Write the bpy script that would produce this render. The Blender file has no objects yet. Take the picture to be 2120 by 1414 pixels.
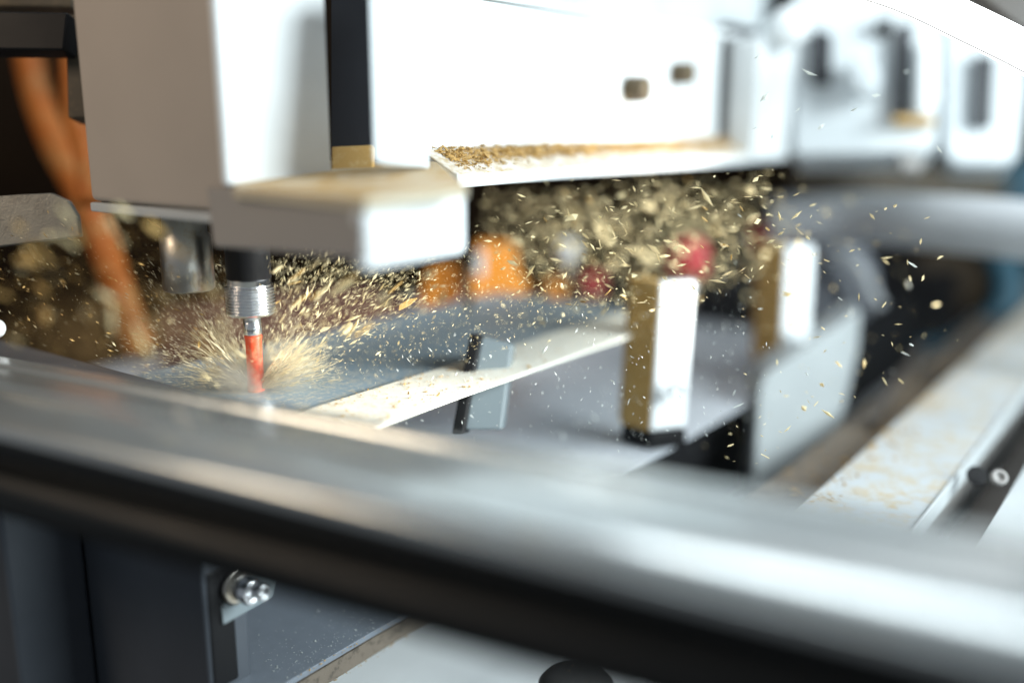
import bpy, bmesh, math, random
from mathutils import Vector, Matrix, Euler
random.seed(7)
C = bpy.context.scene.collection
scn = bpy.context.scene
# ------------------------------------------------------------------ camera
F = 2000.0                                   # focal length in photo pixels (2120 wide)
CAM = Vector((0, 0, 1.0))
HEAD, PITCH = math.radians(36.2), math.radians(12.9)
cam = bpy.data.cameras.new('camera'); camo = bpy.data.objects.new('camera', cam); C.objects.link(camo)
cam.sensor_width = 36; cam.lens = 36 * F / 2120
camo.location = CAM
camo.rotation_euler = (math.pi/2 - PITCH, 0, HEAD - math.pi/2)
cam.clip_start = .02; cam.clip_end = 60
cam.dof.use_dof = True; cam.dof.focus_distance = .6; cam.dof.aperture_fstop = 1.02
scn.camera = camo
# ------------------------------------------------------------------ world, lights, exposure
w = bpy.data.worlds.new('World'); scn.world = w; w.use_nodes = True
w.node_tree.nodes['Background'].inputs[0].default_value = (.80, .90, 1.0, 1)
w.node_tree.nodes['Background'].inputs[1].default_value = .215
def area(name, loc, target, size, power, col):
    l = bpy.data.lights.new(name, 'AREA'); l.shape = 'RECTANGLE'; l.size, l.size_y = size; l.energy = power; l.color = col
    o = bpy.data.objects.new(name, l); C.objects.link(o); o.location = loc
    d = Vector(target) - Vector(loc); o.rotation_euler = d.to_track_quat('-Z', 'Y').to_euler(); return o
area('key_light', (.82, -.85, 1.34), (.55, .28, .86), (.8, .55), 28, (.86, .97, 1.0))
area('top_light', (.95, .35, 2.2), (.8, .3, .8), (.8, .4), 9, (.90, .97, 1.0))
area('warm_light', (-.25, .75, 1.35), (.5, .5, .85), (.25, .25), 2.0, (1.0, .78, .56))
_l = bpy.data.lights.new('fill_spot', 'SPOT'); _l.energy = 42; _l.spot_size = math.radians(19); _l.spot_blend = .9; _l.shadow_soft_size = .03; _l.color = (.98, .98, .93)  # added spot with no visible source, brightens the shaving burst
_o = bpy.data.objects.new('fill_spot', _l); C.objects.link(_o); _o.location = (.66, -.08, .93)
_o.rotation_euler = (Vector((.372, .468, .855))-Vector((.66, -.08, .93))).to_track_quat('-Z', 'Y').to_euler()
_l = bpy.data.lights.new('fill_spot', 'SPOT'); _l.energy = 34; _l.spot_size = math.radians(26); _l.spot_blend = 1.0; _l.shadow_soft_size = .03; _l.color = (1, .96, .88)  # second added spot, unseen, lifts the chip cloud under the casing
_o = bpy.data.objects.new('fill_spot', _l); C.objects.link(_o); _o.location = (.80, -.22, .86)
_o.rotation_euler = (Vector((.70, .45, .925))-Vector((.80, -.22, .86))).to_track_quat('-Z', 'Y').to_euler()
scn.view_settings.view_transform = 'Standard'; scn.view_settings.look = 'None'
scn.view_settings.exposure = .2; scn.view_settings.gamma = 1
scn.cycles.max_bounces = 6; scn.cycles.transparent_max_bounces = 24
# ------------------------------------------------------------------ geometry from the camera model
RM = Euler((math.pi/2 - PITCH, 0, HEAD - math.pi/2)).to_matrix()
def ray(px, py): return RM @ Vector(((px-1060)/F, -(py-707)/F, -1))
def at(px, py, z): return CAM + ray(px, py)*z
def onx(px, py, x): r = ray(px, py); return CAM + r*((x-CAM.x)/r.x)
def ony(px, py, y): r = ray(px, py); return CAM + r*((y-CAM.y)/r.y)
def onz(px, py, h): r = ray(px, py); return CAM + r*((h-CAM.z)/r.z)
# ------------------------------------------------------------------ materials
def mat(name, col, rough=.5, metal=0., spec=.5, dust=0., dustcol=(.42,.27,.09), scale=60., bump=.0, var=.12, coat=0., up=True, trans=0., alpha=1., emit=0., grain=0., thr=.5, sharp=.12):
    m = bpy.data.materials.new(name); m.use_nodes = True; nt = m.node_tree; N = nt.nodes; L = nt.links
    b = N['Principled BSDF']; b.inputs['Roughness'].default_value = rough; b.inputs['Metallic'].default_value = metal
    b.inputs['Specular IOR Level'].default_value = spec; b.inputs['Coat Weight'].default_value = coat
    b.inputs['Transmission Weight'].default_value = trans; b.inputs['Alpha'].default_value = alpha
    g = N.new('ShaderNodeNewGeometry')
    n1 = N.new('ShaderNodeTexNoise'); n1.inputs['Scale'].default_value = scale*.35; n1.inputs['Detail'].default_value = 6
    L.new(g.outputs['Position'], n1.inputs['Vector'])
    mx = N.new('ShaderNodeMix'); mx.data_type = 'RGBA'
    c = Vector(col); mx.inputs[6].default_value = (*(c*(1-var)), 1); mx.inputs[7].default_value = (*[min(1, v*(1+var)) for v in c], 1)
    L.new(n1.outputs['Fac'], mx.inputs[0]); out = mx.outputs[2]
    rr = N.new('ShaderNodeMapRange'); rr.inputs[3].default_value = max(.02, rough*.8); rr.inputs[4].default_value = min(1, rough*1.25)
    L.new(n1.outputs['Fac'], rr.inputs[0]); L.new(rr.outputs[0], b.inputs['Roughness'])
    if dust > 0:
        n2 = N.new('ShaderNodeTexNoise'); n2.inputs['Scale'].default_value = scale; n2.inputs['Detail'].default_value = 10; n2.inputs['Roughness'].default_value = .72
        L.new(g.outputs['Position'], n2.inputs['Vector'])
        mr = N.new('ShaderNodeMapRange'); mr.inputs[1].default_value = thr; mr.inputs[2].default_value = thr+sharp; mr.inputs[4].default_value = dust
        L.new(n2.outputs['Fac'], mr.inputs[0]); fac = mr.outputs[0]
        if up:
            s = N.new('ShaderNodeSeparateXYZ'); L.new(g.outputs['Normal'], s.inputs[0])
            m2 = N.new('ShaderNodeMapRange'); m2.inputs[1].default_value = .05; m2.inputs[2].default_value = .35; L.new(s.outputs[2], m2.inputs[0])
            mm = N.new('ShaderNodeMath'); mm.operation = 'MULTIPLY'; L.new(fac, mm.inputs[0]); L.new(m2.outputs[0], mm.inputs[1]); fac = mm.outputs[0]
        d = N.new('ShaderNodeMix'); d.data_type = 'RGBA'; L.new(fac, d.inputs[0]); L.new(out, d.inputs[6]); d.inputs[7].default_value = (*dustcol, 1); out = d.outputs[2]
    L.new(out, b.inputs['Base Color'])
    if bump or dust:
        n3 = N.new('ShaderNodeTexNoise'); n3.inputs['Scale'].default_value = scale*8; n3.inputs['Detail'].default_value = 4; L.new(g.outputs['Position'], n3.inputs['Vector'])
        bp = N.new('ShaderNodeBump'); bp.inputs['Strength'].default_value = bump or .15; bp.inputs['Distance'].default_value = .0006
        L.new(n3.outputs['Fac'], bp.inputs['Height']); L.new(bp.outputs[0], b.inputs['Normal'])
    if emit: b.inputs['Emission Color'].default_value = (*col, 1); b.inputs['Emission Strength'].default_value = emit
    return m
M = {}
M['palegrey'] = mat('pale_grey_paint', (.50,.53,.54), .5)
M['modpaint'] = mat('module_paint', (.60,.64,.66), .4)
M['blockgrey'] = mat('block_grey', (.33,.355,.36), .5)
M['tubegrey'] = mat('tube_grey', (.46,.48,.50), .4)
M['taupe'] = mat('taupe_metal', (.085,.072,.062), .5, var=.4)
M['golden'] = mat('ledge_paint_dusty', (.56,.50,.38), .7, dust=.95, dustcol=(.42,.25,.07), scale=55, thr=.36, sharp=.22)
M['boltbrown'] = mat('dusty_bolt', (.10,.072,.04), .6, dust=.5, dustcol=(.35,.25,.12), scale=200, up=False)
M['white'] = mat('white_paint', (.80,.83,.84), .38, dust=.0)
M['whited'] = mat('white_paint_dusty', (.80,.83,.84), .42, dust=.95, scale=150, thr=.30, sharp=.34, dustcol=(.42,.27,.08))
M['beige'] = mat('shaded_warm_grey', (.44,.39,.34), .55, var=.06)  # colour carries the shade on the housing's -X face
M['grey'] = mat('mid_grey_paint', (.33,.315,.30), .5, var=.06)
M['bluegrey'] = mat('blue_grey_laminate', (.50,.53,.57), .5, dust=.3, dustcol=(.55,.55,.5), scale=220, thr=.55)
M['bluefilm'] = mat('blue_film', (.22,.30,.37), .5, dust=.6, dustcol=(.6,.55,.42), scale=260, thr=.48)
M['slate'] = mat('slate_paint', (.075,.085,.10), .45, var=.2)
M['slate2'] = mat('slate_laminate', (.19,.215,.25), .42, dust=.6, dustcol=(.6,.62,.62), scale=380, thr=.64, sharp=.05)
M['black'] = mat('black_rubber', (.008,.008,.009), .55, spec=.25)
M['wall'] = mat('dark_brown_wall', (.018,.010,.005), .9, spec=.1, var=.5, scale=20)
M['body'] = mat('black_anodised', (.010,.012,.013), .45, spec=.3, metal=0, dust=0)
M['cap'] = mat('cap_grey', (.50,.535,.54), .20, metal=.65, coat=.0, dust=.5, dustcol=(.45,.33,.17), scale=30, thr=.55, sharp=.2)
M['cream'] = mat('cream_laminate', (.86,.84,.74), .5, dust=.9, dustcol=(.45,.26,.07), scale=260, thr=.60, sharp=.07)
M['osb'] = mat('dusty_brown', (.60,.37,.12), .8, dust=.8, dustcol=(.72,.54,.26), scale=130, up=False, bump=.5, thr=.52)
M['edge'] = mat('brown_edging', (.16,.13,.10), .7, dust=.7, dustcol=(.05,.04,.03), scale=120, up=False, bump=.5)
M['chrome'] = mat('polished_steel', (.85,.86,.88), .22, metal=1, var=.05)
M['steel'] = mat('brushed_steel', (.55,.52,.47), .34, metal=1, var=.15, dust=.35, up=False, scale=90)
M['plate'] = mat('galvanised_plate', (.22,.215,.19), .42, metal=.6, var=.35, dust=.35, dustcol=(.1,.09,.08), scale=110, up=False, bump=.4)
M['orange'] = mat('orange_plastic', (.95,.34,.04), .45, dust=.15, up=False, scale=50)
M['hose'] = mat('orange_hose', (.45,.125,.012), .6, dust=.5, up=False, scale=40, dustcol=(.5,.33,.12))
M['redbit'] = mat('red_cutter_coating', (.78,.085,.03), .4, dust=.45, dustcol=(.75,.35,.2), up=False, scale=170)
M['crimson'] = mat('crimson_plastic', (.62,.015,.05), .4)
M['maroon'] = mat('maroon_block', (.10,.035,.028), .7, dust=.6, dustcol=(.4,.28,.18), up=False, scale=70)
M['brownd'] = mat('dark_brown_paint', (.05,.038,.022), .6, dust=.5, dustcol=(.14,.10,.05), scale=60, up=False)
M['blue'] = mat('petrol_blue_plastic', (.012,.06,.09), .6)
M['ochre'] = mat('dark_ochre', (.03,.018,.006), .8)
M['clear'] = mat('frosted_clear_plastic', (.27,.32,.34), .35, alpha=.75)
M['knob'] = mat('black_knob', (.02,.02,.02), .55, dust=.9, dustcol=(.6,.4,.2), scale=300, up=False, thr=.64, sharp=.04)
M['lamp'] = mat('lit_diffuser', (1,1,1), .5, emit=2.2)
M['chip'] = mat('wood_chip', (.88,.72,.44), .7, var=.25, scale=400)
M['chipd'] = mat('wood_chip_brown', (.50,.31,.10), .75, var=.3, scale=400)
M['chipw'] = mat('pale_chip', (.78,.80,.76), .6, var=.15, scale=400)
M['spray'] = mat('fine_shavings', (.93,.83,.62), .8, alpha=.55, var=.15, scale=400)
def translucent(key, col, f):
    m = M[key]; nt = m.node_tree; N = nt.nodes; L = nt.links; t = N.new('ShaderNodeBsdfTranslucent'); t.inputs[0].default_value = (*col, 1)
    x = N.new('ShaderNodeMixShader'); x.inputs[0].default_value = f; b = N['Principled BSDF']
    L.new(b.outputs[0], x.inputs[1]); L.new(t.outputs[0], x.inputs[2]); L.new(x.outputs[0], N['Material Output'].inputs['Surface'])
translucent('chip', (.95,.84,.62), .4); translucent('chipw', (.92,.94,.92), .4); translucent('spray', (1,.90,.70), .4)
# ------------------------------------------------------------------ builders
def link(name, me, m, parent=None, bev=0., seg=2, smooth=False):
    o = bpy.data.objects.new(name, me); C.objects.link(o)
    if m: me.materials.append(M[m])
    if parent is not None:
        o.parent = parent; o.matrix_parent_inverse = Matrix.Translation(-parent.location)
    if smooth:
        for p in me.polygons: p.use_smooth = True
    if bev:
        md = o.modifiers.new('bevel', 'BEVEL'); md.width = bev; md.segments = seg; md.limit_method = 'ANGLE'; md.angle_limit = math.radians(35); md.harden_normals = False
        for p in me.polygons: p.use_smooth = True
        w_ = o.modifiers.new('wn', 'WEIGHTED_NORMAL'); w_.keep_sharp = True
    return o
def pd(name, vs, fs, m, parent=None, **k):
    me = bpy.data.meshes.new(name); me.from_pydata([tuple(v) for v in vs], [], fs); me.validate()
    bm = bmesh.new(); bm.from_mesh(me); bmesh.ops.recalc_face_normals(bm, faces=bm.faces); bm.to_mesh(me); bm.free()
    return link(name, me, m, parent, **k)
def slab(name, pts, ext, m, parent=None, **k):
    """polygon pts extruded along the vector ext"""
    n = len(pts); ext = Vector(ext)
    vs = [Vector(p) for p in pts] + [Vector(p)+ext for p in pts]
    fs = [tuple(range(n)), tuple(range(2*n-1, n-1, -1))] + [(i, (i+1) % n, n+(i+1) % n, n+i) for i in range(n)]
    return pd(name, vs, fs, m, parent, **k)
def box(name, x0, x1, y0, y1, z0, z1, m, parent=None, **k):
    return slab(name, [(x0,y0,z0),(x1,y0,z0),(x1,y1,z0),(x0,y1,z0)], (0,0,z1-z0), m, parent, **k)
def lathe(name, prof, p0, axis, m, parent=None, n=40, **k):
    """prof = [(r, t)] revolved round the axis through p0"""
    a = Vector(axis).normalized(); u = a.orthogonal().normalized(); v = a.cross(u); p0 = Vector(p0)
    vs = []; fs = []
    for r, t in prof:
        for i in range(n):
            an = 2*math.pi*i/n; vs.append(p0 + a*t + (u*math.cos(an)+v*math.sin(an))*r)
    for j in range(len(prof)-1):
        for i in range(n): fs.append((j*n+i, j*n+(i+1) % n, (j+1)*n+(i+1) % n, (j+1)*n+i))
    fs.append(tuple(range(n))); fs.append(tuple(range((len(prof)-1)*n, len(prof)*n)))
    o = pd(name, vs, fs, m, parent, **k)
    for p in o.data.polygons: p.use_smooth = len(p.vertices) < 5
    return o
def smooth_path(pts, sub=8):
    out = []; n = len(pts)
    for i in range(n-1):
        p = [Vector(pts[max(0,min(n-1,i+d))]) for d in (-1,0,1,2)]
        for s in range(sub):
            t = s/sub; out.append(.5*((2*p[1])+(-p[0]+p[2])*t+(2*p[0]-5*p[1]+4*p[2]-p[3])*t*t+(-p[0]+3*p[1]-3*p[2]+p[3])*t**3))
    out.append(Vector(pts[-1])); return out
def tube(name, pts, r, m, parent=None, n=20, rib=0., sub=8, flat=1.):
    ps = smooth_path(pts, sub); vs = []; fs = []; up = Vector((0,0,1))
    for i, p in enumerate(ps):
        t = (ps[min(i+1,len(ps)-1)]-ps[max(i-1,0)]).normalized()
        u = t.cross(up if abs(t.z) < .95 else Vector((1,0,0))).normalized(); v = u.cross(t)
        rr = r*(1+rib*(1 if i % 2 else -1))
        for k in range(n):
            a = 2*math.pi*k/n; vs.append(p+(u*math.cos(a)*flat+v*math.sin(a))*rr)
    for i in range(len(ps)-1):
        for k in range(n): fs.append((i*n+k, i*n+(k+1) % n, (i+1)*n+(k+1) % n, (i+1)*n+k))
    fs.append(tuple(range(n))); fs.append(tuple(range((len(ps)-1)*n, len(ps)*n)))
    return pd(name, vs, fs, m, parent, smooth=True)
def thing(name, label, cat, loc, group=None):
    o = bpy.data.objects.new(name, None); C.objects.link(o); o.location = Vector(loc); o.empty_display_size = .02
    o['label'] = label; o['category'] = cat
    if group: o['group'] = group
    return o
def tag(o, label=None, cat=None, group=None, kind=None):
    if label: o['label'] = label
    if cat: o['category'] = cat
    if group: o['group'] = group
    if kind: o['kind'] = kind
    return o
def bolt(name, p, axis, r, h, m, parent=None, n=24):
    return lathe(name, [(r*.9, 0), (r, r*.1), (r, h*.85), (r*.88, h), (r*.5, h), (r*.45, h*.6), (r*.05, h*.6)], p, axis, m, parent, n=n)
def B(a, b): return Vector(b)-Vector(a)

# ------------------------------------------------------------------ the setting
tag(box('wall', -.6, 3.6, 1.75, 1.85, -.2, 2.2, 'wall'), kind='structure')
tag(box('side_wall', 3.6, 3.7, -2.5, 1.85, -.2, 2.2, 'wall'), kind='structure')
tag(box('floor', -1.2, 3.6, -2.5, 1.75, -.3, -.2, 'wall'), kind='structure')

# ------------------------------------------------------------------ front rail (blurred foreground), runs along Y
pe = at(0, 865, .45); xr, zr = pe.x, pe.z
_q = onz(0, 728, zr) - pe
wtop = _q.x*math.cos(HEAD+math.radians(62)-math.pi/2) + _q.y*math.sin(HEAD+math.radians(62)-math.pi/2)
y0, y1 = -.75, .6
rail = thing('guard_rail', 'long pale-topped black metal rail crossing the foreground in front of the router', 'rail', (xr+wtop/2, .3, zr-.06))
RD = HEAD + math.radians(62); rd = Vector((math.cos(RD), math.sin(RD), 0)); rn = Vector((rd.y, -rd.x, 0))   # rail direction and its inward normal
def extr(name, prof, ya, yb, m, parent, **k):
    b0 = Vector((pe.x, pe.y, 0))
    return slab(name, [b0 + rd*ya + rn*(x-xr) + Vector((0,0,z)) for x, z in prof], rd*(yb-ya), m, parent, **k)
cap = [(xr+.0005, zr-.006)]
R = .016
for i in range(9):
    a = math.pi - i*(math.pi/2)/8
    cap.append((xr+R*1.5 + math.cos(a)*R*1.5, zr-.0105 + math.sin(a)*R*.75))
cap += [(xr+wtop*.36, zr+.0016), (xr+wtop*.375, zr-.0012), (xr+wtop*.40, zr-.0012), (xr+wtop*.415, zr+.0016), (xr+wtop*.60, zr+.0012), (xr+wtop*.64, zr-.003), (xr+wtop*.80, zr-.003), (xr+wtop*.815, zr-.0012), (xr+wtop*.84, zr-.0012), (xr+wtop*.855, zr-.003), (xr+wtop, zr-.003), (xr+wtop, zr-.009)]
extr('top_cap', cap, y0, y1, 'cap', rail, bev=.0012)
body = [(xr+wtop*.9, zr-.010), (xr+.001, zr-.008), (xr, zr-.017), (xr+.008, zr-.019), (xr+.009, zr-.027), (xr-.001, zr-.029),
        (xr-.005, zr-.034), (xr-.004, zr-.046), (xr+.0, zr-.050), (xr+wtop*.9, zr-.050)]
extr('rail_body', body[::-1], y0, y1, 'body', rail, bev=.0015)

# ------------------------------------------------------------------ lower left: cabinet, low table, clear bracket
lt = .6*1100/F; zt = at(700, 1350, .6).z
def Z(px, py): return onz(px, py, zt)
tab = thing('low_table', 'grey laminate shelf with brown edging below the rail, dotted with dust', 'table', Z(700,1300))
a, b_ = Z(585, 1414+80), Z(1500, 884)
pa = onz(590, 1414, zt); ye = pa.y          # edge runs along X
box('table_top', .2975, 1.05, ye, ye+.34, zt-.004, zt, 'slate2', tab, bev=.0006)
box('table_edge', .2975, 1.05, ye-.0006, ye+.004, zt-.0165, zt-.0045, 'edge', tab)
box('table_core', .2975, 1.05, ye+.0045, ye+.34, zt-.016, zt-.0045, 'edge', tab)
box('table_frame', .2975, 1.05, ye+.05, ye+.30, zt-.3, zt-.0165, 'slate', tab)
zl = zt-.045
tag(box('lower_board', .335, 2.0, -1.2, ye+.045, zl-.02, zl, 'white', bev=.001), 'smooth white board low in the foreground beneath the rail', 'board')
kp = at(1192, 1436, .58)
kn = thing('round_knob', 'round black knob sprinkled with wood dust on the white lower board', 'knob', (kp.x, kp.y, zl))
lathe('knob_cap', [(.021,0),(.0225,.002),(.0225,kp.z-zl+.006),(.019,kp.z-zl+.010),(.012,kp.z-zl+.0115),(.001,kp.z-zl+.012)], (kp.x,kp.y,zl+.001), (0,0,1), 'knob', kn)
# dark cabinet block at far left below the rail
cb = thing('cabinet_block', 'dark slate painted cabinet block at bottom left below the rail', 'cabinet', at(200,1414,.5))
xc = at(410, 1200, .54).x
q = [onx(412, 1120, xc), onx(405, 1500, xc), onx(-260, 1500, xc), onx(-260, 1000, xc)]
slab('cabinet_side', [(xc, q[0].y, zt-.5), (xc, q[3].y, zt-.5), (xc, q[3].y, zt+.17), (xc, q[0].y, zt+.17)], (.03,0,0), 'slate', cb, bev=.003)
ym = onx(185, 1200, xc).y
box('cabinet_post', xc-.05, xc-.0005, ym, q[3].y, zt-.5, onx(100,1085,xc-.05).z, 'slate', cb, bev=.004)
# bracket with clear plate and nut
bk = at(500, 1230, .565)
br = thing('clear_bracket', 'small clear plastic bracket with a shiny screw beside the slate cabinet', 'bracket', at(500, 1330, .57))
box('mount_block', xc+.002, xc+.020, at(440,1250,.56).y-.012, at(440,1250,.56).y+.02, zt+.002, zt+.075, 'black', br, bev=.002)
slab('clear_plate', [at(447,1150,.55), at(462,1293,.55), at(560,1238,.575), at(572,1190,.58), at(560,1120,.58)], RM @ Vector((.0005,0,-.003)), 'clear', br, bev=.0004)
ax = (RM @ Vector((.75,-.15,.6))).normalized()
bolt('washer', at(490,1212,.555), ax, .0105, .003, 'steel', br)
bolt('screw_head', at(500,1216,.550), ax, .0072, .011, 'chrome', br)
bolt('screw_tip', at(534,1222,.540), ax, .0045, .006, 'chrome', br)

# ------------------------------------------------------------------ work panel under the cutter, strip, lower bed
zp = at(545, 817, .6).z                    # panel top, where the cutter bites
zs = zp+.0015
s1, s2 = onz(650, 842, zs), onz(800, 872, zs)
panel = thing('work_panel', 'blue film faced board being routed under the spinning red cutter', 'panel', (s1.x, s1.y+.1, zp-.01))
yl = s1.y; yr = s2.y
yf = onz(430, 742, zp).y
box('board', max(.318, onz(200, 790, zp).x), onz(1350, 640, zs).x, yl+.0005, yf, zp-.006, zp, 'bluefilm', panel, bev=.0006)
strip = box('cream_strip', s1.x-.04, onz(1350, 640, zs).x, yr, yl, zp-.0012, zs, 'cream', bev=.0008)
tag(strip, 'cream laminate strip sprinkled with brown sawdust along the edge of the blue board', 'strip')
zb = at(1340, 905, .78).z
yb = onz(1450, 893, zb).y
tag(box('machine_bed', onz(820, 990, zb).x, onz(1640, 690, zb).x, yb, yl+.5, zb-.0015, zb, 'bluegrey', bev=.002), 'flat blue-grey machine bed behind the rail, below the cream strip', 'machine bed')
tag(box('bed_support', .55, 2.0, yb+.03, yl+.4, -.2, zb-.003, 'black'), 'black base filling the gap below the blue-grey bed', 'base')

# ------------------------------------------------------------------ posts (pods) on the bed
def pod(name, label, px, wb, ww, ytop, ybot, z, lean=.0):
    """brown dusty side (px..px+wb) and white front (px+wb..px+wb+ww)"""
    t = thing(name, label, 'clamp post', at(px+wb, ybot, z), 'brown and white clamp posts on the bed')
    e0 = at(px+wb, ytop, z); e1 = at(px+wb-lean, ybot, z); xx = e0.x
    w1 = at(px+wb+ww, ytop, z*1.015)
    # white front facing -Y ; brown side facing -X
    wv = (w1-e0); wv.z = 0
    bv = at(px, ytop, z*1.03)-e0; bv.z = 0
    n_in = Vector((wv.y*-1, wv.x, 0)).normalized()
    slab('front_face', [e0, e0+wv, e1+wv, e1], n_in*.012, 'white', t, bev=.003, seg=3)
    off = (bv).normalized()
    slab('dusty_side', [e0+off*.0006+n_in*.001, e1+off*.0006+n_in*.001, e1+bv, e0+bv], n_in*.02+wv*.25, 'osb', t, bev=.001)
    f = at(px+wb*.5, ybot+25, z*1.01)
    f0, f1 = e1+bv, e1+wv
    slab('foot', [f0+Vector((0,0,-.0005)), e1+Vector((0,0,-.0005)), f1+Vector((0,0,-.0005)), f0+wv+Vector((0,0,-.0005))], (0,0,-max(.012, e1.z-zb-.0005)), 'black', t, bev=.002)
    s = at(px+wb+ww*.42, ybot-85*(.78/z), z*.992)
    bolt('screw', s, -n_in, .007, .004, 'white', t)
    return t
pod('clamp_post', 'tall clamp post with dusty brown side and white front, nearest the cream strip', 1306, 62, 76, 585, 895, .745, 22)
pod('clamp_post', 'smaller clamp post farther right, brown side and white front beside the round grey drum', 1579, 50, 60, 512, 765, .92, 14)
# translucent holder crossing the strip
gh = thing('clear_holder', 'frosted translucent plastic holder with a black spine crossing the cream strip', 'holder', at(1000, 890, .69))
slab('clear_body', [at(992,695,.66), at(1062,712,.665), at(1040,890,.645), at(955,890,.64)], RM @ Vector((.002,0,-.02)), 'clear', gh, bev=.002)
slab('black_spine', [at(972,690,.655), at(994,697,.655), at(958,900,.635), at(934,900,.635)], RM @ Vector((.004,0,-.012)), 'black', gh, bev=.001)
slab('thin_rod', [at(962,540,.86), at(974,540,.86), at(984,700,.86), at(966,700,.86)], RM @ Vector((0,0,-.004)), 'brownd', gh, bev=.001)

# ------------------------------------------------------------------ right side blocks
gb = thing('grey_block', 'pale grey rounded machine block right of the black gap', 'block', at(1660, 1000, .72))
slab('block_body', [at(1566,800,.86), at(1580,775,.86), at(1610,762,.86), at(1700,700,.90), at(1785,640,.94), at(1780,720,.94), at(1740,900,.92), at(1690,1000,.90), at(1690,1100,.86), at(1555,1100,.84), at(1558,975,.845)], Vector((.05,.03,0)), 'blockgrey', gb, bev=.006, seg=3)
M['drumg'] = mat('drum_grey', (.15,.16,.18), .7, var=.5)
dp = at(1745, 585, 1.15)
dr = thing('grey_drum', 'round dark grey drum blurred behind the farther clamp post', 'drum', dp-Vector((0,0,.1)))
lathe('drum_shell', [(.01,-.006),(.035,-.004),(.05,.004),(.058,.016),(.060,.03),(.060,.12),(.05,.13)], dp, RM @ Vector((-.25,0,-1)), 'drumg', dr, n=48)
tube('drum_handle', [dp+RM@Vector((-.03,.03,.03)), dp+RM@Vector((.0,.02,.035)), dp+RM@Vector((.03,-.03,.03))], .009, 'tubegrey', dr)
# blue and ochre cable loop in the dark on the right
tag(tube('blue_hose', [at(1900,740,1.35), at(2000,715,1.35), at(2075,650,1.35), at(2085,570,1.36), at(2040,500,1.38), at(1960,470,1.4)], .022, 'blue'), 'petrol blue hose curving through the dark at right', 'hose')
tag(lathe('ochre_disc', [(.005,0),(.062,0),(.066,.004),(.066,.02),(.05,.03)], at(1960,585,1.7), RM @ Vector((0,0,-1)), 'ochre'), 'dark ochre disc inside the curve of the blue hose', 'disc')
# horizontal grey tube
tag(tube('grey_tube', [at(1600,455,1.12), at(1760,452,1.08), at(1950,462,1.0), at(2160,480,.93), at(2400,500,.88)], .029, 'tubegrey', n=28), 'thick pale grey tube running right beneath the white casing', 'tube')
tag(slab('red_pad', [at(1560,460,1.15), at(1640,455,1.15), at(1645,520,1.15), at(1570,520,1.15)], RM @ Vector((0,0,-.03)), 'crimson', bev=.006), 'crimson plastic cap behind the farther clamp post', 'cap')

# sloping beam
zbm = at(1890, 1092, .6).z
bm1, bm2 = onz(1890,1092,zbm), onz(1697,1012,zbm)
beam = thing('support_beam', 'pale support beam dusted with sawdust receding at right', 'beam', (bm1.x, (bm1.y+bm2.y)/2, zbm-.02))
M['beamtop'] = mat('beam_paint', (.46,.49,.51), .5, dust=.8, dustcol=(.46,.33,.14), scale=75, thr=.46, sharp=.2)
box('beam_top', .555, 2.3, bm1.y, bm2.y, zbm-.003, zbm, 'beamtop', beam, bev=.0005)
box('beam_lip', .555, 2.3, bm1.y-.0025, bm1.y-.0003, zbm-.012, zbm+.0015, 'palegrey', beam, bev=.0006)
box('beam_web', .555, 2.3, bm1.y+.003, bm2.y-.003, zbm-.045, zbm-.0032, 'grey', beam)
# channel left of the beam
zc = zbm-.022
c1 = onz(1640, 1010, zc)
tag(box('dusty_channel', .58, 2.2, bm2.y+.001, c1.y+.02, zc-.02, zc, 'edge', bev=.002), 'shadowed channel with brown chips beside the pale support beam', 'channel')
tag(slab('channel_fence', [onz(1790,890,zc+.0005), onz(1900,730,zc+.0005), onz(1915,730,zc+.0005), onz(1810,890,zc+.0005)], (0,0,.012), 'taupe', bev=.002), 'short dark ridge at the far end of the dusty channel', 'ridge')
# right recess with bolt
rc = thing('bolt_bracket', 'dark taupe bracket with a round bright bolt, lower right of the beam', 'bracket', (bm1.x+.1, bm1.y-.05, zbm-.08))
box('bracket_plate', .555, 2.3, bm1.y-.11, bm1.y-.004, zbm-.05, zbm-.04, 'taupe', rc, bev=.001)
bolt('bolt', at(2066,990,.66), RM @ Vector((-.1,.4,.9)), .0055, .004, 'grey', rc)
lathe('bolt_hole', [(.001,0),(.007,0),(.007,.001)], at(2022,985,.675), RM @ Vector((-.1,.4,.9)), 'black', rc)
_w = onz(2050,1080,zbm)
tag(box('side_board', .555, 2.3, _w.y-.4, _w.y, zbm-.02, zbm, 'palegrey', bev=.001), 'pale board entering at the right edge of the photo below the beam', 'board')

# ------------------------------------------------------------------ casing: long white channel along X
A = at(1000, 386, .6)
yA, zA = A.y, A.z
def CY(px, py, d=0): return ony(px, py, yA+d)
lipt = CY(1000, 356).z
xl = CY(905, 390).x
xe = CY(1740, 300).x
cas = thing('white_casing', 'long white machine casing with a dusty ledge above the flying chips', 'machine casing', (A.x, yA, zA))
wy = yA+.030
lw = ony(950, 306, wy).z
zt2 = ony(1250, 40, wy).z                   # upper line of the panel
xw = ony(868, 300, wy).x
extr2 = lambda name, prof, xa, xb, m, parent, **k: slab(name, [(xa, y, z) for y, z in prof], (xb-xa, 0, 0), m, parent, **k)
extr2('ledge', [(yA, zA), (yA, lipt), (yA+.003, lipt+.0006), (wy-.0005, lw), (wy-.0005, lw-.012), (yA+.006, zA-.0)], xw, xe, 'whited', cas, bev=.0012)
extr2('web', [(wy, lw-.014), (wy, zt2), (wy+.008, zt2), (wy+.008, lw-.014)], xw, xe, 'white', cas, bev=.001)
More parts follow.
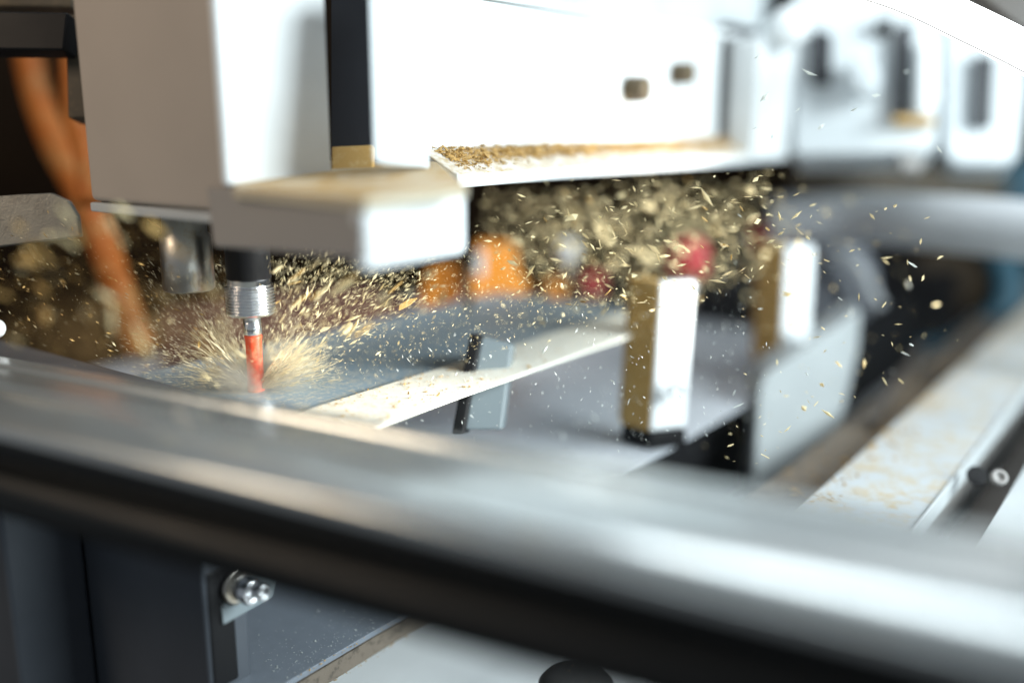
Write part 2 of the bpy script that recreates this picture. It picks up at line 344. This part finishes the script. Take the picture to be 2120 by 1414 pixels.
extr2('top_flange', [(wy-.004, zt2-.0), (wy-.004, zt2+.004), (wy-.002, zt2+.006), (wy+.09, zt2+.03), (wy+.09, zt2+.024), (wy+.0, zt2+.0005)], xw, xe, 'white', cas, bev=.001)
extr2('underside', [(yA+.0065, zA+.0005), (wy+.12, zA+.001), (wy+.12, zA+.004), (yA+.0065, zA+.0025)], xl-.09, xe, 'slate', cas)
extr2('upper_web', [(wy+.012, zt2+.0075), (wy+.012, zt2+.2), (wy+.02, zt2+.2), (wy+.02, zt2+.0075)], xw, xe-.12, 'palegrey', cas, bev=.001)
for px, py, r in ((1314,186,.0105), (1410,153,.0095)):
    p = ony(px-14, py, wy-.0005)
    bt = lathe('bolt', [(r*.95,0),(r,.001),(r,.004),(r*.82,.0042),(r*.82,.006),(r,.0065),(r,.010),(r*.82,.0105),(r*.82,.012),(r*.95,.0125),(r*.95,.0165),(r*.6,.018),(r*.1,.018)], p, (0,-1,0), 'boltbrown', cas)
    tag(bt, 'brown dusty hex bolt')
# dark recess near right end of panel and end column
sx0, sx1 = ony(1490,200,wy-.002).x, ony(1562,200,wy-.002).x
M['darkgrey'] = mat('dark_grey_paint', (.022,.023,.028), .5, spec=.3)
box('slot_panel', sx0, sx1, wy-.002, wy-.0004, lw+.002, ony(1525,52,wy-.002).z, 'darkgrey', cas, bev=.0005)
dsx = thing('chip_heap', 'small heap of brown chips at the foot of the dark slot', 'wood chips', (sx1-.02, wy-.012, lw-.002))
vs=[];fs=[]
for i in range(60):
    c = Vector((sx1-.03+random.gauss(0,.010), wy-.012+random.gauss(0,.004), lw-.004+abs(random.gauss(0,.008))))
    d=[Vector([random.uniform(-1,1) for _ in range(3)])*.004 for _ in range(3)]; n=len(vs); vs+= [c+d[0],c+d[1],c+d[2],c+d[0]*.3+d[1]*-.6]; fs+=[(n,n+1,n+2),(n,n+3,n+1)]
hp = pd('chips', vs, fs, 'chipd', dsx); hp['kind']='stuff'
c0, c1x = ony(1562,200,yA-.002).x, ony(1640,200,yA-.002).x
box('end_column', c0, c1x+.10, yA-.004, wy-.003, zA+.001, zt2-.002, 'white', cas, bev=.003)
# far modules
def module(name, label, pxs, z, parts):
    t = thing(name, label, 'machine module', at((pxs[0]+pxs[1])/2, 335, z)); 
    for nm, pts, dz, m, thick, bv in parts:
        slab(nm, [at(x, y, z*dz) for x, y in pts], RM @ Vector((thick*.35, 0, -thick)), m, t, bev=bv, seg=3)
    return t
module('actuator_module', 'white blurred actuator module with dark slots hanging right of the casing', (1690,1945), .98, [
    ('module_body', [(1640,-60),(1640,322),(1920,318),(1940,300),(1948,60),(1948,-60)], 1.0, 'modpaint', .10, .012),
    ('dark_slot', [(1682,60),(1722,70),(1720,172),(1680,172)], .985, 'darkgrey', .012, .002),
    ('narrow_slot', [(1862,50),(1890,50),(1880,250),(1852,250)], .985, 'darkgrey', .012, .002),
    ('dust_ledge', [(1850,240),(1935,243),(1935,256),(1850,252)], .975, 'osb', .02, .001),
    ('rounded_pad', [(1900,80),(1940,70),(1946,200),(1925,236),(1895,236)], .97, 'white', .02, .008),
    ('side_boss', [(1745,130),(1775,110),(1810,120),(1830,160),(1810,200),(1770,200)], .96, 'modpaint', .03, .01),
    ('foot', [(1860,322),(1912,322),(1905,352),(1866,352)], .99, 'grey', .04, .003)])
module('end_module', 'white rounded end module with one dark slot at the far right', (1955,2115), 1.06, [
    ('module_body', [(1956,-60),(1954,320),(1975,342),(2090,342),(2108,320),(2125,180),(2125,-60)], 1.0, 'modpaint', .10, .012),
    ('dark_slot', [(2022,110),(2062,116),(2055,264),(2018,264)], .985, 'darkgrey', .012, .002)])
kn2 = at(1645, 50, .90)
k2 = cas
lathe('rounded_end_boss', [(.017,.03),(.018,.004),(.014,0),(.001,-.002)], kn2, RM @ Vector((-.2,0,-1)), 'white', k2)
tag(slab('dark_undercarriage', [at(1640,338,1.3), at(2078,345,1.4), at(2090,395,1.4), at(2060,420,1.4), at(1640,400,1.3)], RM @ Vector((.02,0,-.1)), 'brownd', bev=.01), 'dark brown carriage under the white modules above the grey tube', 'carriage')
tag(slab('black_stud', [at(1826,38,.96), at(1850,38,.96), at(1850,66,.96), at(1826,66,.96)], RM @ Vector((0,0,-.02)), 'black', bev=.002), 'small black stud high on the actuator module', 'stud')
tag(slab('blue_cover', [at(2085,330,1.6), at(2400,330,1.6), at(2400,560,1.6), at(2085,470,1.6)], RM @ Vector((0,0,-.02)), 'blue', bev=.002), 'dark petrol blue panel at the right edge beside the end module', 'cover')

# ------------------------------------------------------------------ lamp, top right
lp = thing('light_tube', 'glowing white curved light tube crossing the top right corner', 'lamp', at(1950, 40, .6))
tube('diffuser', [at(1560,-112,.62), at(1700,-66,.615), at(1850,-20,.61), at(2000,48,.605), at(2120,108,.60), at(2260,190,.595)], .0118, 'lamp', lp, n=28)
tube('casing_seam', [at(1560,-70,.612), at(1700,-26,.607), at(1850,20,.602), at(2000,90,.597), at(2120,150,.592), at(2260,232,.587)], .0004, 'grey', lp, n=8)
tag(slab('grey_cover', [at(1960,-60,.75), at(2400,-60,.75), at(2400,160,.75), at(2110,60,.75)], RM @ Vector((0,0,-.03)), 'taupe', bev=.004), 'grey cover sheet behind the glowing light tube', 'cover')

# ------------------------------------------------------------------ head: near-left white housings
hd = thing('router_housing', 'blurred white and grey router head housing in front of the spindle', 'machine head', at(600, 400, .5))
D = .50
# column A, white face along X with grey side
cA = onz  # alias kept short
k0 = at(470, 386, D); xk, yk = k0.x, k0.y
xA1 = ony(690, 360, yk).x
zbA = k0.z
box('front_column', xk, xA1, yk, yk+.006, zbA, 1.35, 'white', hd, bev=.003, seg=3)
# large side housing (faces -X), shade put into its warm grey
k1 = at(452, 440, .515)
yg = onx(185, 400, k1.x).y
box('side_housing', k1.x, k1.x+.06, (yk+.0065), yg, k1.z, 1.4, 'beige', hd, bev=.004, seg=3)
box('housing_rim', k1.x-.001, k1.x+.055, (yk+.0065)+.001, yg-.001, k1.z-.006, k1.z-.0005, 'palegrey', hd, bev=.001)
# base: side with its shade put into the grey + white nose
kb = at(752, 412, .43); kl = at(752, 562, .43)
yb2 = onx(432, 440, kb.x).y
top = [at(752,410,.43), at(478,388,.497), at(560,345,.55), at(700,300,.60), at(905,300,.62), at(975,385,.47)]
bx = kb.x
xn = ony(972, 460, kb.y).x
box('nose_block', bx, xn, kb.y, kb.y+.010, at(752,572,.43).z, kb.z, 'white', hd, bev=.006, seg=4)
gp = [at(750,408,.432), at(478,390,.50), at(425,386,.515), at(440,512,.515), at(560,520,.48), at(750,540,.434)]
slab('base_side', gp, Vector((.03,.004,0)), 'grey', hd, bev=.002)  # grey colour holds the shade of this face beside the lit nose
P0, P1, P2 = at(482,388,.490), at(756,411,.427), at(800,335,.60); PN = (P1-P0).cross(P2-P0)
def onp(px, py): q = ray(px, py); return CAM + q*((P0-CAM).dot(PN)/q.dot(PN))
slab('dust_ledge', [onp(756,411), onp(482,388), onp(500,352), onp(690,332), onp(900,332), onp(968,384)], (0,0,-.006), 'golden', hd, bev=.001)
# column B and slot
kB = at(770, 318, .545)
slab('slot_back', [at(686,-40,.585), at(780,-40,.585), at(780,330,.585), at(686,330,.585)], RM @ Vector((0,0,-.008)), 'darkgrey', hd)
slab('column_face', [at(762,-40,.50), at(868,-40,.545), at(872,345,.54), at(773,336,.50)], RM @ Vector((.004,0,-.012)), 'modpaint', hd, bev=.003)
slab('slot_dust', [at(686,304,.575), at(772,300,.575), at(772,356,.565), at(686,362,.565)], RM @ Vector((0,0,-.008)), 'osb', hd, bev=.001)

# ------------------------------------------------------------------ spindle, collet, cutter (vertical)
tip = at(540, 817, .6)
sp = thing('router_spindle', 'ribbed steel collet holding a red router cutter biting into the blue board', 'router', (tip.x, tip.y, zp))
def hz(py, px=530): # height of a point on the tool axis seen at row py
    r = ray(px, py); t = ((tip.x-CAM.x)*r.x+(tip.y-CAM.y)*r.y)/(r.x*r.x+r.y*r.y); return CAM.z+r.z*t
ax0 = at(522, 680, .6); cx, cy = ax0.x, ax0.y
pxm = .6/F
z_b, z_c, z_d, z_e = hz(657), hz(600), hz(700), hz(818)
prof = [(18*pxm, z_b-.0003-zp), (44*pxm, z_b-zp), (49*pxm, z_b+.0012-zp)]
n_r = 9; step = (z_c-z_b)/n_r
for i in range(n_r):
    zz = z_b+.0012+i*step-zp
    prof += [(50*pxm, zz+step*.12), (50.5*pxm, zz+step*.5), (50*pxm, zz+step*.62), (42*pxm, zz+step*.72), (42*pxm, zz+step*.95)]
prof += [(47*pxm, z_c+.002-zp), (44*pxm, z_c+.0022-zp), (44*pxm, z_c+.05-zp)]
lathe('collet', prof, (cx,cy,zp), (0,0,1), 'chrome', sp, n=64)
lathe('shank', [(17*pxm, z_d-zp), (18.5*pxm, z_d+.0008-zp), (18.5*pxm, z_b-.0005-zp)], (cx+.0004,cy,zp), (0,0,1), 'chrome', sp, n=40)
# cutter: twisted two-flute body
vs=[];fs=[]; nz, na = 40, 28
for j in range(nz+1):
    t = j/nz; z = z_e-.004+(z_d-.0004-z_e+.004)*t
    for i in range(na):
        a = 2*math.pi*i/na; tw = t*1.1
        fl = .88+.12*abs(math.cos(a-tw))**.6 if t < .93 else 1.0
        vs.append(Vector((cx+.0004+math.cos(a)*18*pxm*fl, cy+math.sin(a)*18*pxm*fl, z)))
for j in range(nz):
    for i in range(na): fs.append((j*na+i, j*na+(i+1)%na, (j+1)*na+(i+1)%na, (j+1)*na+i))
fs.append(tuple(range(na))); fs.append(tuple(range(nz*na,(nz+1)*na)))
pd('cutter', vs, fs, 'redbit', sp, smooth=True)
lathe('spindle_housing', [(.010,z_c+.0035-zp),(.0135,z_c+.006-zp),(.0135,z_c+.08-zp)], (cx,cy,zp), (0,0,1), 'black', sp)
# second steel cylinder to the left
cl = at(392, 600, .61)
sc = thing('steel_sleeve', 'blurred steel sleeve hanging left of the ribbed collet', 'sleeve', cl)
lathe('sleeve_body', [(.002,.0),(.0145,.0),(.0158,.0012),(.0158,.034),(.0135,.036),(.0135,.055)], cl, (0,0,1), 'steel', sc, n=48)

# ------------------------------------------------------------------ left background
tag(slab('steel_guard', [at(-60,410,.62), at(40,403,.62), at(105,400,.62), at(140,415,.62), at(158,445,.62), at(164,489,.62), at(-60,517,.62)], RM @ Vector((.001,0,-.004)), 'plate', bev=.0006), 'scuffed grey metal guard plate with a rounded corner at left', 'guard plate')
tag(slab('black_bar', [at(-60,22,.62), at(140,26,.62), at(132,104,.62), at(-60,102,.62)], RM @ Vector((0,0,-.02)), 'black', bev=.0015), 'glossy black bar at the top left corner', 'bar')
tag(slab('upper_bracket', [at(-60,-60,.66), at(150,-60,.66), at(150,16,.66), at(-60,12,.66)], RM @ Vector((0,0,-.02)), 'brownd', bev=.0015), 'dark brown bracket above the black bar at top left', 'bracket')
tag(slab('brown_mount', [at(134,30,.64), at(190,30,.64), at(190,245,.64), at(140,245,.64)], RM @ Vector((0,0,-.02)), 'brownd', bev=.0015), 'dusty dark brown mounting block between the black bar and grey housing', 'mount')
tag(tube('orange_hose', [at(50,60,1.0), at(75,190,.97), at(115,300,.93), at(170,400,.9), at(212,500,.88), at(245,600,.88), at(290,720,.9)], .0135, 'hose', n=24, rib=.03), 'orange hose sweeping down the dark left side past the guard plate', 'hose')
tag(tube('orange_pipe', [at(150,90,.90), at(160,250,.86), at(182,330,.83), at(188,420,.82)], .011, 'hose', n=24), 'short orange pipe behind the brown mounting block', 'pipe')
tag(slab('maroon_block', [at(330,640,.95), at(470,612,.95), at(760,590,1.0), at(860,640,1.0), at(870,740,1.0), at(330,760,.95)], RM @ Vector((0,0,-.04)), 'maroon', bev=.004), 'reddish brown block behind the ribbed collet, veiled in dust', 'block')
wh = thing('round_button', 'pale round button just entering at the left edge', 'button', at(-14, 680, .6))
lathe('button_face', [(.006,.004),(.0058,.001),(.004,0),(.0001,0)], at(-14,680,.6), RM @ Vector((0,0,-1)), 'white', wh)
# orange valve block, knobs in the middle background
vb = thing('orange_valve', 'bright orange valve block with a white label glowing through the chips', 'valve', at(1040, 690, 1.0))
slab('valve_body', [at(985,498,1.0), at(1060,500,1.0), at(1068,560,1.0), at(1085,575,1.0), at(1085,700,1.0), at(972,700,1.0), at(972,568,1.0), at(985,562,1.0)], RM @ Vector((.004,0,-.03)), 'orange', vb, bev=.003)
slab('white_label', [at(986,520,.99), at(1003,520,.99), at(1003,572,.99), at(986,572,.99)], RM @ Vector((0,0,-.003)), 'white', vb, bev=.0008)
tag(slab('orange_lever', [at(890,548,1.03), at(935,540,1.03), at(950,600,1.03), at(948,700,1.03), at(880,710,1.03), at(870,620,1.03)], RM @ Vector((.004,0,-.03)), 'orange', bev=.003), 'dull orange lever left of the orange valve block', 'lever')
def knob(name, label, px, py, z, r, m):
    p = at(px, py, z); t = thing(name, label, 'knob', p-Vector((0,0,r)), None)
    lathe('knob_cap', [(r*.7,-r),(r*.95,-r*.8),(r,-r*.1),(r*.92,r*.5),(r*.6,r*.85),(r*.1,r)], p, (0,0,1), m, t, n=32)
    lathe('knob_stem', [(r*.4,-r*2.6),(r*.4,-r*1.01)], p, (0,0,1), 'steel', t, n=20)
knob('metal_knob', 'small bluish metal knob right of the orange valve', 1175, 515, 1.0, .012, 'white')
knob('orange_knob', 'orange upright knob below the bluish metal knob', 1148, 600, 1.15, .013, 'orange')
knob('red_knob', 'pinkish red knob just above the cream strip', 1228, 585, 1.18, .014, 'crimson')
knob('red_knob', 'large crimson knob behind the taller clamp post', 1425, 530, 1.06, .022, 'crimson')

# ------------------------------------------------------------------ wood chips and dust in the air
def flake(L_, W_, T_, rnd):
    """an irregular thin chip, 12 triangles"""
    n = 5; a0 = rnd.uniform(0, 6.28); ring = []
    for i in range(n):
        a = a0+2*math.pi*i/n; k = rnd.uniform(.7, 1.15); ring.append(Vector((math.cos(a)*L_/2*k, math.sin(a)*W_/2*k, rnd.uniform(-.15,.15)*W_)))
    vs = ring+[v+Vector((0,0,T_)) for v in ring]
    fs = [tuple(range(n-1,-1,-1)), tuple(range(n,2*n))]+[(i,(i+1)%n,n+(i+1)%n,n+i) for i in range(n)]
    return vs, fs
def orient(img_ang, spread, rnd):
    a = math.radians(img_ang+rnd.gauss(0, spread))
    r3 = Matrix.Rotation(rnd.uniform(0, 6.28), 3, 'X')
    return RM @ Matrix.Rotation(a, 3, 'Z') @ Matrix.Rotation(math.radians(rnd.gauss(0,35)), 3, 'Y') @ r3
rnd = random.Random(11)
def inpoly(x, y, poly):
    c = False; n = len(poly)
    for i in range(n):
        x1,y1 = poly[i]; x2,y2 = poly[i-1]
        if (y1 > y) != (y2 > y) and x < (x2-x1)*(y-y1)/(y2-y1)+x1: c = not c
    return c
def jit(poly):
    while True:
        x, y = sample(poly)
        if poly in (CLOUD, CLOUD2):
            if x > 1350 and rnd.random() < (x-1350)/380: continue
            return x+rnd.gauss(0, 8)+abs(rnd.gauss(0, 45)), y+abs(rnd.gauss(0, 28))
        if poly is TABLE or poly is RIGHT: return x+rnd.gauss(0, 25), y+rnd.gauss(0, 25)
        return x+rnd.gauss(0, 22), y+rnd.gauss(0, 18)
def sample(poly):
    xs=[p[0] for p in poly]; ys=[p[1] for p in poly]
    while True:
        x, y = rnd.uniform(min(xs),max(xs)), rnd.uniform(min(ys),max(ys))
        if inpoly(x,y,poly): return x,y
CLOUD = [(985,388),(1250,362),(1560,345),(1700,400),(1680,480),(1560,560),(1300,620),(1100,620),(985,520)]
CLOUD2 = [(985,390),(1500,352),(1640,420),(1560,520),(1300,560),(1000,500)]
MID = [(580,540),(740,530),(960,500),(1300,560),(1290,640),(900,740),(640,800),(590,740)]
STREAK = [(560,540),(760,540),(900,560),(880,640),(680,720),(590,700)]
LEFT = [(150,430),(340,440),(470,560),(500,760),(430,780),(120,720),(0,700),(0,520)]
TABLE = [(640,820),(900,720),(1300,640),(1560,560),(1560,840),(1380,930),(900,880),(800,870)]
RIGHT = [(1500,480),(1700,380),(1900,420),(1980,620),(1850,800),(1560,980),(1400,960),(1560,800)]
UPR = [(1480,60),(1900,100),(1960,330),(1500,330)]
# individuals: shared flake meshes
protos = []
for i in range(14):
    L_ = 1.0; W_ = rnd.uniform(.10,.34); v, f = flake(1.0, W_, .07, rnd)
    for m in ('chip','chipd','chipw'):
        me = bpy.data.meshes.new('chip_shape'); me.from_pydata([tuple(q) for q in v], [], f); me.materials.append(M[m]); protos.append((m, me))
def add_chip(px, py, z, size, ang, spread, m, grp, label):
    me = rnd.choice([p for p in protos if p[0] == m])[1]
    o = bpy.data.objects.new('wood_chip', me); C.objects.link(o); o.location = at(px, py, z)
    o.rotation_euler = orient(ang, spread, rnd).to_euler(); o.scale = (size,)*3
    tag(o, label, 'wood chip', grp)
for i in range(170):
    x, y = jit(CLOUD); z = rnd.choice([rnd.uniform(.57,.63), rnd.uniform(.66,.95), rnd.uniform(.7,1.1)])
    add_chip(x, y, z, rnd.uniform(.004,.0065)*(1 if z<.64 else 1.5), -15, 34, rnd.choice(['chip','chip','chip','chipd']), 'large chips in the cloud below the casing', 'pale wood chip tumbling in the dense cloud below the white casing')
for i in range(75):
    x, y = jit(LEFT); z = rnd.choice([.45, rnd.uniform(.8,1.0), rnd.uniform(.9,1.2)])
    add_chip(x, y, z, rnd.uniform(.008,.018), -45, 22, rnd.choice(['chipd','chip']), 'golden chips on the dark left side', 'golden brown wood chip flying in the dark left of the collet')
for i in range(45):
    x, y = jit(RIGHT); z = rnd.choice([rnd.uniform(.57,.63), rnd.uniform(.7,.95)])
    add_chip(x, y, z, rnd.uniform(.0035,.008), -25, 35, rnd.choice(['chip','chipw','chip']), 'scattered chips on the right', 'stray wood chip flying over the grey parts right of the clamp posts')
for i in range(35):
    x, y = jit(STREAK); z = rnd.uniform(.5,.75)
    add_chip(x, y, z, rnd.uniform(.007,.018), 38, 12, rnd.choice(['chip','chipd']), 'long shavings right of the collet', 'long pale shaving shooting up to the right of the collet')
for i in range(26):
    x = rnd.choice([rnd.gauss(440,45), rnd.gauss(620,45)]); y = rnd.uniform(660, 800)
    add_chip(x, y, rnd.choice([rnd.uniform(.52,.56), rnd.uniform(.64,.72)]), rnd.uniform(.004,.009), 40 if x > 540 else -40, 14, 'chip', 'curled chips close round the cutter', 'cream chip thrown out close beside the red cutter')
# stuff: the rest
def swarm(name, label, n, poly, zs_, size, asp, ang, spread, m, grp=None, focus=.5, edgefn=None):
    vs=[]; fs=[]
    for i in range(n):
        x, y = jit(poly)
        z = rnd.gauss(.6,.018) if rnd.random() < focus else rnd.uniform(*zs_)
        s = size*math.exp(rnd.gauss(0,.45)); a = ang(x,y) if callable(ang) else ang
        R_ = orient(a, spread, rnd); c = at(x,y,z); k = len(vs)
        W_ = s*rnd.uniform(*asp)
        q = [Vector((-s/2,0,0)), Vector((0,-W_/2,0)), Vector((s/2,rnd.uniform(-.3,.3)*W_,0)), Vector((0,W_/2,0)), Vector((0,0,W_*.35))]
        vs += [c+R_@p for p in q]; fs += [(k,k+1,k+4),(k+1,k+2,k+4),(k+2,k+3,k+4),(k+3,k,k+4),(k+3,k+2,k+1,k)]
    o = pd(name, vs, fs, m) if n < 3000 else None
    if o is None:
        me = bpy.data.meshes.new(name); me.from_pydata([tuple(v) for v in vs], [], fs); o = link(name, me, m)
    tag(o, label, 'sawdust', None, 'stuff'); return o
TX, TY = 540, 812
def radial(x, y): return math.degrees(math.atan2(-(y-TY), x-TX))
swarm('chip_cloud', 'dense cloud of small pale chips below the white casing', 1350, CLOUD, (.66,.92), .0038, (.12,.38), -15, 34, 'chip', focus=.2)
swarm('blurred_chips', 'larger chips deeper in the cloud below the casing', 260, CLOUD2, (.70,.95), .0062, (.3,.6), -15, 40, 'chip', focus=.0)
swarm('chip_cloud', 'tight upper band of chips directly under the casing lip', 260, CLOUD2, (.85,1.2), .007, (.3,.7), -20, 50, 'chip', focus=.03)
swarm('dust_stream', 'stream of fine wood dust right of the collet toward the orange valve', 3300, MID, (.55,.8), .0013, (.12,.35), 50, 45, 'chip', focus=.6)
swarm('dust_streaks', 'golden streaks of dust shooting up beside the collet', 1300, STREAK, (.52,.7), .0030, (.08,.22), radial, 14, 'chip', focus=.5)
swarm('left_dust', 'brown dust streaming through the dark left side', 1500, LEFT, (.7,1.1), .0030, (.10,.3), -38, 14, 'chipd', focus=.12)
swarm('left_sparks', 'thin sharp slivers in the dark left side', 420, LEFT, (.55,.66), .0016, (.08,.2), -38, 14, 'chip', focus=.6)
swarm('table_dust', 'pale specks drifting above the grey bed', 1000, TABLE, (.62,.85), .0019, (.10,.35), 100, 30, 'chipw', focus=.33)
swarm('right_dust', 'few specks drifting on the right above the beam', 160, RIGHT, (.57,.9), .003, (.2,.4), -20, 40, 'chip', focus=.4)
swarm('upper_dust', 'few bright specks in front of the white modules', 14, UPR, (.58,.62), .0045, (.3,.5), 20, 50, 'chipw', focus=.5)
# burst round the cutter
def burst(name, label, n, rmax, L_, W_, m, amin, amax, flatten=.5, zlo=0.0):
    vs=[]; fs=[]; c0 = Vector((cx, cy, zp+.001)); toc = Vector((-math.cos(HEAD), -math.sin(HEAD), 0)); lobes=[6.283*i/16+rnd.gauss(0,.12) for i in range(16)]; lens=[rnd.uniform(.65,1.35) for _ in range(16)]; eles=[rnd.uniform(.45,1.1) for _ in range(16)]
    for i in range(n):
        li = rnd.randrange(16); az = lobes[li]+rnd.gauss(0,.13); el = math.radians(rnd.uniform(amin, amax)*eles[li]+3)
        d = Vector((math.cos(az)*math.cos(el), math.sin(az)*math.cos(el), math.sin(el)))
        if d.dot(toc) > .35: continue
        r = .002+rmax*lens[li]*rnd.random()**1.5; c = c0+d*r; s = L_*(.35+1.0*r/rmax)*math.exp(rnd.gauss(0,.4))
        d2 = (d+Vector((rnd.gauss(0,.12),rnd.gauss(0,.12),rnd.gauss(0,.12)))).normalized()
        u = d2.orthogonal().normalized(); u = Matrix.Rotation(rnd.uniform(0,6.28),3,d2) @ u; v = d2.cross(u)
        wd = W_*math.exp(rnd.gauss(0,.4)); k = len(vs)
        vs += [c-d2*s*.5, c+u*wd, c-u*wd*.5+v*wd*.8, c-u*wd*.5-v*wd*.8, c+d2*s*.5]
        fs += [(k,k+1,k+2),(k,k+2,k+3),(k,k+3,k+1),(k+4,k+2,k+1),(k+4,k+3,k+2),(k+4,k+1,k+3)]
    me = bpy.data.meshes.new(name); me.from_pydata([tuple(v) for v in vs], [], fs); o = link(name, me, m)
    tag(o, label, 'sawdust', None, 'stuff'); return o
burst('shaving_burst', 'burst of cream shavings thrown out round the red cutter', 4200, .042, .008, .00028, 'spray', 10, 55)
burst('fine_burst', 'fine dust fanning out round the cutter tip', 14000, .08, .0020, .00013, 'spray', 2, 66)

# thin cloud of wood dust hanging round the cutter
def puff(name, label, c, rad, dens, col):
    bm = bmesh.new(); bmesh.ops.create_icosphere(bm, subdivisions=3, radius=1.0)
    for v in bm.verts: v.co = Vector(c) + Vector((v.co.x*rad[0], v.co.y*rad[1], v.co.z*rad[2]))
    me = bpy.data.meshes.new(name); bm.to_mesh(me); bm.free()
    m = bpy.data.materials.new(name); m.use_nodes = True; nt = m.node_tree; N = nt.nodes; L = nt.links; N.remove(N['Principled BSDF'])
    v = N.new('ShaderNodeVolumePrincipled'); v.inputs['Color'].default_value = (*col, 1); v.inputs['Anisotropy'].default_value = .2
    g = N.new('ShaderNodeNewGeometry'); sub = N.new('ShaderNodeVectorMath'); sub.operation = 'SUBTRACT'; sub.inputs[1].default_value = tuple(c)
    div = N.new('ShaderNodeVectorMath'); div.operation = 'DIVIDE'; div.inputs[1].default_value = tuple(rad)
    ln = N.new('ShaderNodeVectorMath'); ln.operation = 'LENGTH'; L.new(g.outputs['Position'], sub.inputs[0]); L.new(sub.outputs[0], div.inputs[0]); L.new(div.outputs[0], ln.inputs[0])
    mr = N.new('ShaderNodeMapRange'); mr.inputs[1].default_value = 1; mr.inputs[2].default_value = .1; mr.inputs[4].default_value = dens; mr.interpolation_type = 'SMOOTHSTEP'
    L.new(ln.outputs['Value'], mr.inputs[0])
    n = N.new('ShaderNodeTexNoise'); n.inputs['Scale'].default_value = 55; n.inputs['Detail'].default_value = 2; L.new(g.outputs['Position'], n.inputs['Vector'])
    r2 = N.new('ShaderNodeMapRange'); r2.inputs[1].default_value = .35; r2.inputs[2].default_value = .7; L.new(n.outputs['Fac'], r2.inputs[0])
    mu = N.new('ShaderNodeMath'); mu.operation = 'MULTIPLY'; L.new(mr.outputs[0], mu.inputs[0]); L.new(r2.outputs[0], mu.inputs[1])
    L.new(mu.outputs[0], v.inputs['Density']); L.new(v.outputs[0], N['Material Output'].inputs['Volume'])
    me.materials.append(m); o = bpy.data.objects.new(name, me); C.objects.link(o); tag(o, label, 'dust', None, 'stuff')
puff('dust_puff', 'soft puff of cream dust round the foot of the red cutter', (cx, cy, zp+.010), (.046,.046,.018), 130, (.98,.93,.80))
puts = [((cx-.02,cy+.10,zp+.03),(.11,.10,.04),6,(.9,.58,.26),'left_haze','brown dust haze drifting left of the cutter')]
for c_,r_,d_,k_,n_,l_ in puts: puff(n_, l_, c_, r_, d_, k_)

# chips lying on the ledge, on the strip and on the low table
def lying(name, label, n, pos, size, m):
    vs=[];fs=[]
    for i in range(n):
        c = pos(); sz = size*math.exp(rnd.gauss(0,.5)); v, f = flake(sz, sz*rnd.uniform(.2,.5), sz*.12, rnd)
        R_ = Matrix.Rotation(rnd.uniform(0,6.28),3,'Z') @ Matrix.Rotation(rnd.gauss(0,.35),3,'Y'); k = len(vs)
        vs += [Vector(c)+R_@p for p in v]; fs += [tuple(q+k for q in ff) for ff in f]
    o = pd(name, vs, fs, m); tag(o, label, 'wood chips', None, 'stuff')
def onledge():
    x = xw + .01 + abs(rnd.gauss(0,.035)); t = max(.05,min(.97,rnd.gauss(.45,.22)))
    return (x, yA+.003+(wy-yA-.003)*t, lipt+.0008+(lw-lipt)*t)
lying('ledge_chips', 'brown wood chips heaped on the ledge of the white casing', 260, onledge, .0022, 'chipd')
lying('strip_crumbs', 'brown crumbs lying on the near end of the cream strip', 420, lambda: (s1.x+abs(rnd.gauss(0,.09))-.01, yr+(yl-yr)*rnd.random(), zs+.0003), .0013, 'chipd')
lying('table_specks', 'tiny pale specks on the grey laminate shelf', 420, lambda: (rnd.uniform(.335,.46), ye+abs(rnd.gauss(0,.02)), zt+.0003), .0006, 'chipw')
lying('edge_crumbs', 'crumbs of dust along the brown edging and white lower board', 120, lambda: (rnd.uniform(.34,.44), ye+rnd.gauss(-.001,.0015), zt-.0004 if rnd.random()<.5 else zt-.017), .0012, 'chipd')

def ondrift():
    x = xw+.012+(xe-xw-.14)*rnd.random(); t = max(.1, min(.98, rnd.gauss(.68,.16)))
    return (x, yA+.003+(wy-yA-.003)*t, lipt+.0008+(lw-lipt)*t)
lying('dust_drift', 'golden sawdust drifted along the ledge of the white casing', 5200, ondrift, .0024, 'chipd')
lying('beam_drift', 'golden sawdust drifted along the left side of the pale beam', 900, lambda: (rnd.uniform(.6,1.7), bm2.y-abs(rnd.gauss(0,.012)), zbm+.0004), .0022, 'chipd')
lying('channel_drift', 'brown chips lying in the shadowed channel', 500, lambda: (rnd.uniform(.65,1.2), bm2.y+.004+abs(rnd.gauss(0,.02)), zc+.0006), .003, 'chipd')
